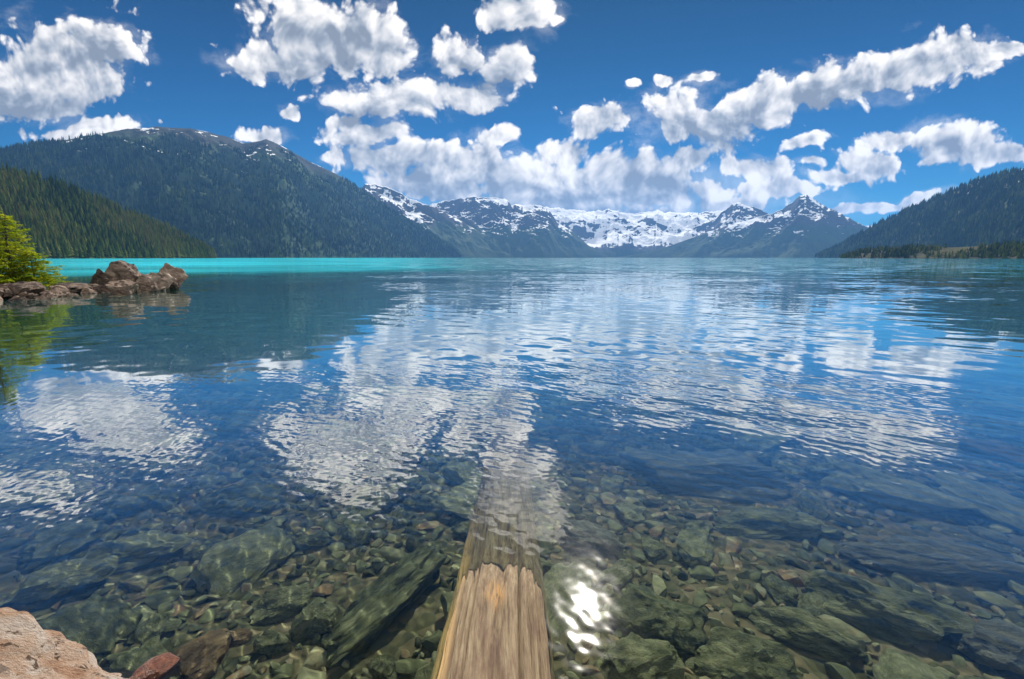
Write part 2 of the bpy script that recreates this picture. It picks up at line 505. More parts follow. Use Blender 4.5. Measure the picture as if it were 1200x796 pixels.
def rock_verts(seed, sub, cuts=10, rough=0.12, lo=0.55, hi=0.9, fine=0.0, boxy=0.0, strata=0.0):
    r_ = np.random.default_rng(seed)
    v, f = ICO[sub]
    v = v.copy()
    if boxy:
        w = v / np.abs(v).max(1)[:, None]
        v = v * (1 - boxy) + w * boxy * 0.72
    for _ in range(cuts):
        n = r_.normal(size=3)
        n /= np.linalg.norm(n)
        d = r_.uniform(lo, hi)
        e = np.maximum(0, v @ n - d)
        v = v - n * (e * 0.97)[:, None]
    nrm = v / np.linalg.norm(v, axis=1)[:, None]
    o_ = r_.uniform(0, 50, 3)
    v = v + nrm * (rough * fbm(v * 1.6 + o_, 5 if sub > 3 else 3))[:, None]
    if fine:
        v = v + nrm * (fine * ridged(v * 5 + o_, 5))[:, None]
    if strata:
        v = v + nrm * (strata * np.sin(v[:, 2] * 22 + 3 * perlin(v * 2 + o_)))[:, None]
    v = v / np.abs(v).max(0)
    return v, f


def rock_mesh(name, seed, sub, **kw):
    v, f = rock_verts(seed, sub, **kw)
    return make_mesh(name, v, f, sharp=26)


M_spit = rock_material('spit_rock', [(0.28, (0.026, 0.017, 0.014)), (0.43, (0.105, 0.071, 0.053)), (0.55, (0.22, 0.150, 0.108)), (0.72, (0.42, 0.32, 0.24))], 2.4, 0.75, 1.0, 6, streak=(1, 1, 2.2), fine=0.3)
M_granite = rock_material('pink_granite', [(0.30, (0.14, 0.065, 0.035)), (0.42, (0.40, 0.22, 0.13)), (0.55, (0.56, 0.37, 0.25)), (0.72, (0.66, 0.55, 0.46))], 6.5, 0.8, 1.0, 14, lichen=(0.10, 0.06, 0.035), fine=0.6)
OL = [(0.27, (0.040, 0.044, 0.024)), (0.43, (0.155, 0.160, 0.082)), (0.58, (0.29, 0.285, 0.160)), (0.85, (0.42, 0.41, 0.28))]
BR = [(0.25, (0.05, 0.034, 0.020)), (0.5, (0.14, 0.088, 0.048)), (0.75, (0.24, 0.17, 0.09))]
GY = [(0.25, (0.05, 0.05, 0.04)), (0.5, (0.14, 0.135, 0.105)), (0.75, (0.26, 0.25, 0.20))]
M_olive = rock_material('algae_stone', OL, 2.2, 0.85, 0.9, 6, fine=0.3)
M_brown = rock_material('rusty_stone', BR, 1.4, 0.85, 0.5, 4)
M_grey = rock_material('grey_stone', GY, 2.2, 0.85, 0.9, 6, fine=0.3)

# foreground granite boulder
me = rock_mesh('granite_boulder', 401, 6, cuts=6, rough=0.22, lo=0.70, hi=0.95, fine=0.10)
link('granite_boulder', me, M_granite, 'large dry pink granite boulder rising from the water, with dark speckles and flaky rough skin', 'boulder',
     loc=(-1.98, 0.98, 0.0), rot=(0.05, 0.46, 0.30), scale=(1.05, 0.60, 0.56))
me = rock_mesh('wet_rock', 402, 4, cuts=6, rough=0.15)
M_wet = rock_material('wet_red_rock', [(0.3, (0.10, 0.035, 0.02)), (0.6, (0.26, 0.10, 0.055)), (0.8, (0.38, 0.2, 0.12))], 4.0, 0.35, 0.6, 9, spec=0.5)
gx, gy = ground(168, 790)
link('wet_rock', me, M_wet, 'small wet reddish brown rock at the foot of the pink granite boulder', 'rock', loc=(gx + 0.03, gy + 0.02, -0.01), rot=(0.2, 0.1, 1), scale=(0.085, 0.06, 0.045))

# spit boulders: px centre at waterline, half width px, top py, depth ratio
def spit_rock(px, wpx, top, base_py, seed, label, sub=5, rot=0.0, tilt=0.0, deep=0.8, name='boulder', cat='boulder', group='boulders at the tip of the spit', mat=None, cuts=9, **kw):
    gx, gy = ground(px, base_py)
    d = ray(px, base_py)
    per = gy / d[1]                       # metres per pixel here
    hw = wpx * per * 0.5
    dt = ray(px, top)
    ht = H_CAM + dt[2] / dt[1] * (gy + hw * deep * 0.5)
    sink = 0.35 * ht + 0.12
    hh = (ht + sink) * 0.5
    me = rock_mesh(name, seed, sub, cuts=cuts + 6, rough=0.24, lo=0.42, hi=0.85, fine=0.06, **kw)
    return link(name, me, mat or M_spit, label, cat, group, loc=(gx, gy + hw * deep * 0.6, ht - hh), rot=(tilt * 0.3, tilt, rot), scale=(hw, hw * deep, hh))


spit_rock(148, 46, 303.5, 341, 12, 'tallest humped brown boulder at the tip of the rocky spit', tilt=0.22, rot=0.3)
spit_rock(118, 34, 312, 340, 15, 'pointed brown boulder just left of the tallest boulder on the spit', tilt=-0.1, rot=0.8)
spit_rock(190, 38, 307.5, 339, 21, 'outermost sloping boulder at the water end of the spit', tilt=0.3, rot=0.1)
spit_rock(177, 36, 317, 341, 33, 'dark slanted boulder between the tallest and the outermost boulders', tilt=0.3, rot=0.5)
spit_rock(139, 34, 326, 346, 41, 'tan wedge shaped boulder leaning against the front of the tallest boulder', tilt=0.35, rot=0.2)
spit_rock(172, 22, 329, 342, 44, 'small pale boulder at the waterline below the dark slanted one', sub=4, tilt=0.1)
spit_rock(202, 14, 330, 339, 45, 'smallest block at the foot of the outermost boulder', sub=4)

spit_meshes = [rock_mesh('spit_rock', 60 + k, 4, cuts=13, rough=0.28, lo=0.4, hi=0.8, fine=0.10) for k in range(10)]
k = 0
sr = np.random.default_rng(31)
placed = []
for tries in range(3000):
    if k >= 120: break
    px = sr.uniform(-40, 140)
    base = np.interp(px, [-40, 0, 60, 100, 140], [358, 353, 350, 345, 341])
    py = base - sr.uniform(-1.5, 24) * np.interp(px, [-40, 80, 140], [1, 0.75, 0.3])
    h0 = max(0.0, (base - py) * 0.016)
    gx, gy = ground(px, base)
    gy += max(0, base - py) * 0.11
    gx = (px - 600) / ray(px, base)[1] * gy
    s = sr.uniform(0.18, 0.56) * (1.25 if py < base - 6 else 0.85)
    if any((gx - a) ** 2 + (gy - b) ** 2 < (0.62 * (s + c)) ** 2 for a, b, c in placed): continue
    placed.append((gx, gy, s))
    big = s > 0.42
    front_ = py > base - 4
    lab = ('low angular brown rock at the waterline of the spit' if front_ else 'broken brown rock piled on the spit under the conifers')
    link('rock', spit_meshes[k % 10], M_spit, lab, 'rock', 'rocks along the waterline of the spit' if front_ else 'rocks piled on the spit',
         loc=(gx, gy, float(max(bed_z(gx, gy), -0.2)) + s * 0.20 + (0 if front_ else 0.14)), rot=(sr.uniform(-.35, .35), sr.uniform(-.2, .45), sr.uniform(0, 6.28)),
         scale=(s * sr.uniform(0.9, 1.5), s * sr.uniform(0.7, 1.0), s * sr.uniform(0.45, 0.85)))
    k += 1

# ------------------------------------------------------------------ stones on the lake bed
def to_bed(px, py):
    """where the line of sight through a pixel meets the bed, bent at the water"""
    d = ray(px, py)
    d = d / np.linalg.norm(d)
    p = np.array([0, 0, H_CAM]) - d * (H_CAM / d[2])
    hz = math.hypot(d[0], d[1])
    sr_ = hz / 1.333
    dn = np.array([d[0] / hz * sr_, d[1] / hz * sr_, -math.sqrt(1 - sr_ * sr_)])
    for _ in range(400):
        p = p + dn * 0.01
        if p[2] < bed_z(p[0], p[1]): break
    return p


stone_meshes = [rock_mesh('stone', 100 + k, 4, cuts=13, rough=0.22, lo=0.45, hi=0.85, fine=0.05, boxy=0.3 * (k % 3)) for k in range(14)]
taken = []


def recv(o):
    o.cycles.is_caustics_receiver = True
    return o


HERO = [  # px, py, radius m, (sx, sy, sz), rotz, mesh seed, material, label
    (452, 712, 0.40, (1.25, 0.40, 0.50), 0.95, 201, M_olive, 'long ridged olive slab lying underwater beside the log'),
    (368, 735, 0.115, (1.0, 0.95, 0.95), 0.1, 202, M_olive, 'square block with flat top, underwater left of the long ridged slab'),
    (328, 716, 0.15, (1.15, 0.8, 0.7), 0.3, 203, M_olive, 'flat pale green stone touching the square block underwater'),
    (322, 758, 0.10, (1.0, 0.8, 0.8), -0.4, 204, M_olive, 'rounded green stone in front of the square block underwater'),
    (236, 776, 0.14, (0.9, 1.05, 0.7), -0.3, 205, M_brown, 'smooth dark brown stone with a pale streak in the shallows'),
    (275, 752, 0.07, (1.2, 0.7, 0.7), 0.1, 206, M_brown, 'small rust topped stone behind the smooth brown stone'),
    (775, 735, 0.24, (1.1, 0.8, 0.72), -0.5, 207, M_olive, 'big domed olive boulder underwater right of the sun glint'),
    (1040, 728, 0.30, (1.3, 0.72, 0.70), -0.6, 208, M_olive, 'broad layered olive slab underwater, largest right of the log'),
    (935, 745, 0.22, (1.3, 0.6, 0.5), -0.5, 209, M_olive, 'cracked olive ledge underwater, left of the broad layered slab'),
    (1165, 765, 0.25, (1.2, 0.7, 0.6), -0.5, 210, M_grey, 'pale ridged boulder underwater, right of the broad layered slab'),
    (740, 785, 0.20, (1.2, 0.8, 0.6), 0.2, 211, M_olive, 'flat ridged stone underwater just below the sun glint'),
    (870, 790, 0.22, (1.2, 0.8, 0.6), -0.4, 212, M_olive, 'low green boulder in front of the cracked olive ledge'),
    (890, 620, 0.28, (1.5, 0.7, 0.5), -0.2, 213, M_olive, 'wide flat slab lying deeper underwater, right of the log'),
    (1090, 655, 0.34, (1.6, 0.7, 0.45), -0.3, 214, M_grey, 'long grey shelf of rock underwater toward the right side'),
    (160, 650, 0.25, (1.5, 0.8, 0.45), 0.4, 215, M_olive, 'long flat green slab deeper underwater beyond the pink boulder'),
    (60, 690, 0.24, (1.3, 0.8, 0.6), 0.3, 216, M_olive, 'green mossy boulder underwater directly behind the pink boulder'),
    (690, 640, 0.22, (1.2, 0.8, 0.6), -0.6, 217, M_grey, 'dull grey boulder underwater right of the submerged log'),
    (290, 590, 0.3, (1.4, 0.8, 0.45), 0.3, 218, M_olive, 'faint turquoise slab in deeper water at the cloud reflection'),
    (820, 560, 0.5, (1.5, 0.8, 0.5), -0.3, 219, M_grey, 'deep dim boulder below the rippled cloud reflection'),
]
for px, py, rad, sc, rz, seed, mat, lab in HERO:
    p = to_bed(px, py)
    me = rock_mesh('stone', seed, 5, cuts=12, rough=0.26, lo=0.5, hi=0.85, fine=0.07, boxy=0.75 if seed in (202, 203) else 0.15, strata=0.012 if seed in (201, 208, 209, 210, 211) else 0)
    recv(link('stone', me, mat, lab, 'stone', loc=(p[0], p[1], float(bed_z(p[0], p[1])) + rad * sc[2] * 0.45), rot=(0.08, -0.1, rz), scale=(rad * sc[0], rad * sc[1], rad * sc[2])))
    taken.append((p[0], p[1], rad * 0.85 * max(sc[0], sc[1]) * 0.8))

st = np.random.default_rng(77)
cells = {}


def free(xx, yy, s, k_=0.8):
    for a, b, c in taken[:len(HERO)]:
        if (xx - a) ** 2 + (yy - b) ** 2 < (0.9 * (s + c)) ** 2: return False
    ci, cj = int(xx // 0.5), int(yy // 0.5)
    for i in range(ci - 1, ci + 2):
        for j in range(cj - 1, cj + 2):
            for a, b, c in cells.get((i, j), ()):
                if (xx - a) ** 2 + (yy - b) ** 2 < (k_ * (s + c)) ** 2: return False
    cells.setdefault((ci, cj), []).append((xx, yy, s))
    return True


cnt = 0
while cnt < 280:
    yy = 0.9 + 6.6 * st.random() ** 1.1
    xx = st.uniform(-1.35, 1.35) * (yy + 0.6)
    s = (0.085 + 0.25 * st.random() ** 1.9) * (0.75 + 0.12 * yy)
    if not free(xx, yy, s, 0.75): continue
    u_ = st.random()
    side = 'left' if xx < 0.1 else 'right'
    mat, nm = ((M_olive, 'olive') if u_ < 0.66 else (M_grey, 'grey') if u_ < 0.92 else (M_brown, 'rusty brown'))
    szn = 'fist sized' if s < 0.11 else 'head sized' if s < 0.2 else 'large'
    lab = f'{szn} {nm} stone lying on the bed under clear water {side} of the log'
    recv(link('stone', stone_meshes[cnt % 14] if mat is M_olive else None or stone_meshes[cnt % 14].copy(), None, lab, 'stone', f'{szn} {nm} stones underwater {side} of the log',
         loc=(xx, yy, float(bed_z(xx, yy)) + s * 0.28), rot=(st.uniform(-.3, .3), st.uniform(-.3, .3), st.uniform(0, 6.28)),
         scale=(s * st.uniform(0.95, 1.5), s * st.uniform(0.75, 1.0), s * st.uniform(0.36, 0.75))))
    o = bpy.context.scene.objects[-1] if False else COL.objects[-1]
    if not o.data.materials: o.data.materials.append(mat)
    cnt += 1

# all the smaller pebbles, too many to count
low = [rock_verts(300 + k, 2, cuts=9, rough=0.12, lo=0.45, hi=0.8) for k in range(8)]
vs, fs, tone, nv = [], [], [], 0
made = 0
for tries in range(60000):
    if made >= 8000: break
    yy = 0.6 + 8.5 * st.random() ** 1.25
    xx = st.uniform(-1.4, 1.4) * (yy + 0.7)
    s = (0.018 + 0.062 * st.random() ** 2.2) * (0.8 + 0.12 * yy)
    if not free(xx, yy, s, 0.7): continue
    v, f = low[made % 8]
    a = st.uniform(0, 6.28)
    q = v * np.array([s * st.uniform(0.9, 1.7), s * st.uniform(0.7, 1.05), s * st.uniform(0.4, 0.8)])
    q = np.stack([q[:, 0] * math.cos(a) - q[:, 1] * math.sin(a), q[:, 0] * math.sin(a) + q[:, 1] * math.cos(a), q[:, 2] + q[:, 0] * st.uniform(-.3, .3)], -1)
    vs.append(q + np.array([xx, yy, float(bed_z(xx, yy)) + s * 0.3]))
    fs.append(f + nv)
    tone.append(np.full(len(v), st.random()))
    nv += len(v)
    made += 1
m, t = new_mat('pebble_stone')
at = t.n('ShaderNodeAttribute', attribute_name='tone').outputs['Fac']
pos = t.n('ShaderNodeNewGeometry').outputs['Position']
c = t.ramp(t.math('ADD', at, t.math('MULTIPLY', t.math('SUBTRACT', t.noise(pos, 12, 6, 0.65), 0.5), 0.7)),
           [(0.1, (0.045, 0.046, 0.024)), (0.45, (0.14, 0.145, 0.078)), (0.72, (0.25, 0.24, 0.145)), (0.92, (0.20, 0.12, 0.065)), (1.0, (0.30, 0.28, 0.2))])
bp = t.n('ShaderNodeBump', {'Strength': 0.5, 'Distance': 0.02, 'Height': t.noise(pos, 30, 6, 0.6)})
t.out_surface(t.n('ShaderNodeBsdfPrincipled', {'Base Color': c, 'Roughness': 0.85, 'Specular IOR Level': 0.2, 'Normal': bp.outputs[0]}).outputs[0])
recv(link('pebbles', make_mesh('pebbles', np.concatenate(vs), np.concatenate(fs), attr=np.concatenate(tone), sharp=34), m, kind='stuff'))

# ------------------------------------------------------------------ log
L0, L1, NL, NA = 0.2, 7.5, 620, 520
s = np.linspace(0, 1, NL)[:, None]
a = np.linspace(0, 2 * math.pi, NA, endpoint=False)[None, :]
yl = L0 + (L1 - L0) * s
cxl = -0.090 + 0.0300 * (yl - 1.5) + 0.015 * np.sin(yl * 1.3)
top = 0.046 - 0.012 * (yl - 1.5) - 0.085 * sstep(1.85, 2.55, yl) - 0.024 * np.clip(yl - 2.4, 0, 9) - 0.007 * np.clip(yl - 3.2, 0, 9) ** 2
hw = 0.238 - 0.030 * (yl - 1.5) + 0.0022 * (yl - 1.5) ** 2 + 0.026 * perlin(np.stack([yl * 1.1, 0 * yl, 0 * yl + 4], -1)) + 0.012 * perlin(np.stack([yl * 4.5, 0 * yl, 0 * yl + 9], -1))
hv = 0.19 - 0.008 * (yl - 1.5)
sa, ca = np.sin(a), np.cos(a)
ex = np.sign(ca) * np.abs(ca) ** 0.50
ez = np.sign(sa) * np.abs(sa) ** 0.45
pxn = np.stack([a * 3.0 * np.ones_like(s) + 10, yl * 0.9 * np.ones_like(a), np.zeros((NL, NA))], -1)
# work with the position across the top as the noise coordinate so that grain runs along the trunk
g1 = fbm(np.stack([ca * 9 + 0 * s, yl * 0.55 + 0 * a, sa * 9 + 0 * s], -1), 5, 0.6)
g2 = fbm(np.stack([ca * 2.2 + 0 * s, yl * 0.8 + 0 * a, sa * 2.2 + 0 * s], -1), 3)
rad = 1 + 0.045 * g1 + 0.07 * g2
for c0, wob, wd, dp, y0, y1 in ((-0.55, 0.10, 0.022, 0.16, 0.0, 7.5), (-0.22, 0.05, 0.014, 0.10, 0.0, 3.0), (0.02, 0.03, 0.012, 0.08, 0.5, 2.2), (0.24, 0.05, 0.020, 0.15, 0.0, 2.6),
                                (0.42, 0.04, 0.012, 0.09, 0.0, 2.0), (-0.75, 0.05, 0.018, 0.12, 0.0, 3.0), (0.66, 0.05, 0.018, 0.10, 0.0, 5.0), (-0.38, 0.05, 0.012, 0.09, 1.2, 4.5)):
    ctr = c0 + 1.6 * wob * perlin(np.stack([yl * 0.9, 0 * yl + c0 * 9, 0 * yl], -1)) + 0.015 * perlin(np.stack([yl * 6, 0 * yl + c0 * 5, 0 * yl], -1))
    win = sstep(y0 - 0.1, y0 + 0.2, yl) * sstep(y1 + 0.2, y1 - 0.3, yl)
    rad = rad - 1.1 * dp * np.exp(-((ca - ctr) / (1.5 * wd)) ** 2) * win * (sa > 0)
X = cxl + hw * ex * rad
Z = top - hv + hv * ez * rad
Y = yl + 0 * a
v = np.stack([X, Y, Z], -1).reshape(-1, 3)
i = np.arange(NL - 1)[:, None] * NA + np.arange(NA)[None, :]
j = np.arange(NL - 1)[:, None] * NA + (np.arange(NA)[None, :] + 1) % NA
f = np.stack([i, j, j + NA, i + NA], -1).reshape(-1, 4)[:, ::-1]
c0i = len(v)
v = np.concatenate([v, [[cxl[0, 0], L0 - 0.01, top[0, 0] - hv[0, 0]], [cxl[-1, 0], L1 + 0.02, top[-1, 0] - hv[-1, 0]]]])
ring = np.arange(NA)
cap0 = np.stack([np.full(NA, c0i), (ring + 1) % NA, ring], -1)
cap1 = np.stack([np.full(NA, c0i + 1), (NL - 1) * NA + ring, (NL - 1) * NA + (ring + 1) % NA], -1)
log_me = make_mesh('log', v, [f, np.concatenate([cap0, cap1])[:, ::-1]])

m, t = new_mat('weathered_log')
pos = t.n('ShaderNodeTexCoord').outputs['Object']
warp = t.vmath('SCALE', t.vmath('SUBTRACT', t.noise(t.scalevec(pos, (1, 0.5, 1)), 3.0, 3, col=True), (0.5, 0.5, 0.5)), scale=0.05)
pw = t.vmath('ADD', pos, warp)
g1 = t.noise(t.scalevec(pw, (20, 1.5, 20)), 1.6, 9, 0.74)
g2 = t.noise(t.scalevec(pw, (80, 5.0, 80)), 1.5, 6, 0.72)
blot = t.noise(t.scalevec(pos, (1.6, 0.7, 1.6)), 6.0, 7, 0.7)
sx = t.n('ShaderNodeSeparateXYZ', {'Vector': pos})
c = t.ramp(t.math('ADD', t.math('MULTIPLY', g1, 0.7), t.math('MULTIPLY', g2, 0.3)),
           [(0.33, (0.030, 0.018, 0.012)), (0.43, (0.125, 0.084, 0.050)), (0.53, (0.235, 0.172, 0.102)), (0.70, (0.39, 0.32, 0.21))])
c = t.mix(t.math('MULTIPLY', t.mapr(blot, 0.5, 0.68), 0.55), c, (0.13, 0.075, 0.055))
# algae where it stays under water
c = t.mix(t.math('MULTIPLY', t.mapr(t.math('ADD', sx.outputs[2], t.math('MULTIPLY', t.math('SUBTRACT', blot, 0.5), 0.06)), -0.03, -0.20), 0.22), c,
          t.mix(1.0, c, (0.95, 1.0, 0.50), 'MULTIPLY'))
# sunlit left edge of the log, sunlight painted in as yellow
ed = t.math('SUBTRACT', sx.outputs[0], t.math('MULTIPLY', sx.outputs[1], 0.0345))
c = t.mix(t.math('MULTIPLY', t.mapr(t.math('ADD', ed, t.math('MULTIPLY', t.math('SUBTRACT', g1, 0.5), 0.08)), -0.295, -0.335), t.math('MULTIPLY', t.mapr(blot, 0.30, 0.5), t.mapr(sx.outputs[1], 2.9, 2.0))), c, (0.46, 0.30, 0.13))
# orange knot scar
kd = t.vmath('LENGTH', t.scalevec(t.vmath('ADD', t.vmath('SUBTRACT', pos, (-0.078, 1.93, 0.03)), t.vmath('SCALE', warp, scale=1.6)), (17, 8, 6)), out=1)
kd = t.math('ADD', kd, t.math('MULTIPLY', t.math('SUBTRACT', g1, 0.5), 1.2))
c = t.mix(t.math('MULTIPLY', t.mapr(kd, 1.25, 0.3), t.mapr(g2, 0.40, 0.6, 0.05, 0.75)), c, (0.46, 0.25, 0.085))
bp = t.n('ShaderNodeBump', {'Strength': 0.9, 'Distance': 0.012, 'Height': t.math('ADD', g1, t.math('MULTIPLY', g2, 0.5))})
t.out_surface(t.n('ShaderNodeBsdfPrincipled', {'Base Color': c, 'Roughness': 0.75, 'Specular IOR Level': 0.25, 'Normal': bp.outputs[0]}).outputs[0])
recv(link('log', log_me, m, 'long weathered log running straight out from the shore, sloping down under the clear water', 'log'))

# ------------------------------------------------------------------ terrain
def terrain_material(name, treeline, snowline, snow_amt, forest=(0.028, 0.045, 0.024), meadow=0.0, rockc=(0.16, 0.15, 0.14), sscale=0.004, streak=(1, 1, 0.4)):
    m, t = new_mat(name)
    g = t.n('ShaderNodeNewGeometry')
    pos = g.outputs['Position']
    z = t.n('ShaderNodeSeparateXYZ', {'Vector': pos}).outputs[2]
    nz = t.n('ShaderNodeSeparateXYZ', {'Vector': g.outputs['Normal']}).outputs[2]
    n1 = t.noise(t.scalevec(pos, streak), sscale, 8, 0.62, 0.5)
    n2 = t.noise(pos, 0.05, 4, 0.6)
    n3 = t.noise(pos, 0.006, 6, 0.6)
    fc = t.mix(n2, forest, tuple(q * 2.0 for q in forest))
    fc = t.mix(t.mapr(n3, 0.45, 0.7), fc, tuple(q * k_ for q, k_ in zip(forest, (2.0, 1.9, 1.2))))
    if meadow:
        nm_ = t.noise(t.scalevec(pos, (1, 1, 0.3)), 0.0045, 5, 0.6)
        fc = t.mix(t.math('MULTIPLY', t.math('MULTIPLY', t.mapr(nm_, 0.54, 0.66), t.mapr(z, treeline * 0.55, treeline * 0.9)), meadow), fc, (0.11, 0.17, 0.035))
    rc = t.mix(n2, tuple(q * 0.55 for q in rockc), tuple(q * 1.5 for q in rockc))
    zz = t.math('ADD', z, t.math('MULTIPLY', t.math('SUBTRACT', n3, 0.5), treeline * 0.8))
    c = t.mix(t.mapr(zz, treeline * 0.9, treeline * 1.12), fc, rc)
    sn = t.math('ADD', n1, t.math('MULTIPLY', t.math('SUBTRACT', nz, 0.78), 0.75))
    sn = t.math('ADD', sn, t.math('MULTIPLY', t.mapr(z, snowline * 0.8, snowline * 1.5), snow_amt))
    f = t.math('MULTIPLY', t.mapr(sn, 0.60, 0.64), t.mapr(t.math('ADD', z, t.math('MULTIPLY', t.math('SUBTRACT', n3, 0.5), snowline * 0.9)), snowline * 0.85, snowline * 1.0))
    c = t.mix(f, c, (0.88, 0.89, 0.90))
    bp = t.n('ShaderNodeBump', {'Strength': 0.5, 'Distance': 12.0, 'Height': n2})
    t.out_surface(t.n('ShaderNodeBsdfPrincipled', {'Base Color': c, 'Roughness': 0.95, 'Specular IOR Level': 0.05, 'Normal': bp.outputs[0]}).outputs[0])
    return m


def terrain(name, pts, R, slope, mat, ncol=260, nrow=110, rough=0.16, nscale=None, pow_=0.9, seed=0.0, back=1.2, kind='structure', jag=0.0, minbase=0.0, pull=None):
    pts = np.array(pts, float)
    px = np.linspace(pts[0, 0], pts[-1, 0], ncol)
    py = np.interp(px, pts[:, 0], pts[:, 1])
    D = ray(px, py).astype(object)
    dx, dyv, dz = px - 600.0, FPX * CS + (398 - py) * SN, -FPX * SN + (398 - py) * CS
    hz = np.hypot(dx, dyv)
    Rr = np.interp(px, [p_[0] for p_ in R], [p_[1] for p_ in R]) if isinstance(R, list) else np.full(ncol, float(R))
    Hh = np.maximum(2.0, H_CAM + Rr * dz / hz)
    if jag:
        Hh = Hh * (1 + jag * fbm(np.stack([px * 0.12, 0 * px + seed, 0 * px], -1), 5))
    Rb = Rr - Hh / math.tan(math.radians(slope)) - minbase
    tt = np.concatenate([np.linspace(-0.06, 1, nrow), 1 + np.linspace(0, 1, 26)[1:] * back])
    Rg = Rb[None, :] + (Rr - Rb)[None, :] * tt[:, None]
    ux, uy = (dx / hz)[None, :], (dyv / hz)[None, :]
    Xg, Yg = ux * Rg, uy * Rg
    tc_ = np.clip(tt, 0, None)[:, None]
    prof = np.where(tc_ <= 1, tc_ ** pow_, np.clip(1 - (tc_ - 1) / back, 0, 1) ** 1.1)
    ns = nscale or 2.2 / Hh.max()
    pp = np.stack([Xg * ns, Yg * ns, np.full_like(Xg, seed)], -1)
    rd = ridged(pp, 6, 0.52) - 0.55
    wnd = np.clip(4 * tc_ * (1 - tc_), 0, 1) ** 0.7
    wnd = np.where(tc_ > 1, np.clip((tc_ - 1) * 2, 0, 0.5), wnd)
    Zg = Hh[None, :] * (prof + rough * rd * wnd)
    Zg = np.where(tt[:, None] < 0, tt[:, None] * Hh[None, :] * 0.8 - 4.0, Zg)
    v = np.stack([Xg, Yg, Zg], -1)
    me = make_mesh(name, v.reshape(-1, 3), grid_faces(*Xg.shape))
    o = link(name, me, mat, kind=kind)
    return o, v, nrow


M_left = terrain_material('left_mountain', 740, 620, -0.08, meadow=0.9, rockc=(0.04, 0.042, 0.034), sscale=0.006)
left_pts = [(-330, 230), (-150, 195), (-60, 184), (0, 177), (60, 168), (100, 160), (150, 151), (185, 149), (230, 152), (265, 160), (285, 168), (300, 167), (312, 163), (330, 171), (360, 188), (400, 207), (430, 226), (460, 246), (490, 265), (520, 283), (540, 297), (548, 302)]
left_o, left_v, left_nr = terrain('mountain', left_pts, [(-330, 3300), (100, 3800), (312, 4200), (548, 5200)], 30, M_left, 460, 170, 0.30, seed=1.0, nscale=1.5 / 800, jag=0.004)

M_mid = terrain_material('snow_streaked_mountain', 400, 320, 0.12, sscale=0.0030, streak=(1, 0.6, 0.6), rockc=(0.06, 0.058, 0.058))
terrain('mountain', [(395, 302), (412, 235), (428, 216), (440, 216), (452, 219), (465, 224), (480, 233), (500, 240), (520, 248), (545, 262), (570, 277), (600, 292), (625, 302)], 5800, 32, M_mid, 300, 170, 0.30, seed=4.0, nscale=1.5 / 870, jag=0.02)
terrain('mountain', [(470, 302), (490, 246), (510, 238), (540, 233), (552, 231), (575, 231), (592, 233), (600, 241), (612, 240), (635, 241), (643, 247), (655, 262), (672, 272), (690, 288), (705, 297), (720, 302)], 6800, 33, M_mid, 340, 180, 0.32, seed=8.0, nscale=1.4 / 850, jag=0.03)
M_glac = terrain_material('glacier_mountain', 110, 170, 0.20, sscale=0.0030, rockc=(0.06, 0.06, 0.065))
terrain('mountain', [(560, 302), (590, 250), (620, 241), (650, 244), (690, 248), (715, 246), (740, 251), (770, 247), (800, 250), (830, 249), (855, 246), (880, 252), (910, 262), (940, 302)], 9000, 24, M_glac, 340, 170, 0.30, seed=12.0, nscale=1.0 / 900, jag=0.05, pow_=0.7)
M_peak = terrain_material('peak_mountain', 360, 280, 0.13, sscale=0.0034, streak=(1, 0.6, 0.6), rockc=(0.06, 0.058, 0.058))
terrain('mountain', [(800, 302), (825, 272), (845, 250), (857, 240), (864, 236.5), (873, 241), (888, 244), (900, 250), (930, 275), (960, 302)], 7800, 36, M_peak, 240, 150, 0.28, seed=15.0, nscale=1.5 / 850, jag=0.03)
terrain('mountain', [(720, 302), (760, 296), (800, 283), (830, 272), (850, 265), (880, 257), (905, 250), (918, 245), (928, 237), (936, 231), (944, 228), (952, 233), (962, 239), (975, 245), (990, 253), (1003, 260), (1020, 268), (1045, 285), (1070, 302)], 7000, 34, M_peak, 360, 190, 0.34, seed=19.0, nscale=1.3 / 800, jag=0.03)

M_right = terrain_material('right_mountain', 460, 370, 0.08, forest=(0.036, 0.044, 0.026), rockc=(0.13, 0.11, 0.10), sscale=0.006)
right_pts = [(955, 302), (985, 287), (1010, 272), (1030, 262), (1060, 247), (1090, 234), (1120, 222), (1150, 211), (1180, 203), (1200, 198), (1260, 188), (1350, 190), (1500, 240)]
right_o, right_v, right_nr = terrain('mountain', right_pts, [(955, 4200), (1200, 3300), (1500, 3000)], 30, M_right, 300, 120, 0.13, seed=23.0, jag=0.004)

M_hill = terrain_material('wooded_hill', 5000, 9000, 0.0, forest=(0.030, 0.048, 0.022))
hill_pts = [(-330, 150), (-150, 178), (-60, 195), (0, 206), (40, 214), (80, 225), (120, 241), (160, 258), (200, 273), (225, 286), (240, 295), (252, 302)]
hill_o, hill_v, hill_nr = terrain('hill', hill_pts, [(-330, 1000), (252, 1500)], 26, M_hill, 300, 100, 0.10, seed=31.0)
shore_pts = [(985, 301.2), (1000, 296), (1020, 292), (1050, 290), (1085, 289), (1120, 290), (1160, 288), (1200, 287), (1300, 284), (1450, 280)]
M_shore = terrain_material('brushy_shore', 5000, 9000, 0.0, forest=(0.032, 0.034, 0.024))
shore_o, shore_v, shore_nr = terrain('shore', shore_pts, [(985, 1500), (1200, 1250), (1450, 1100)], 12, M_shore, 200, 50, 0.25, seed=37.0)


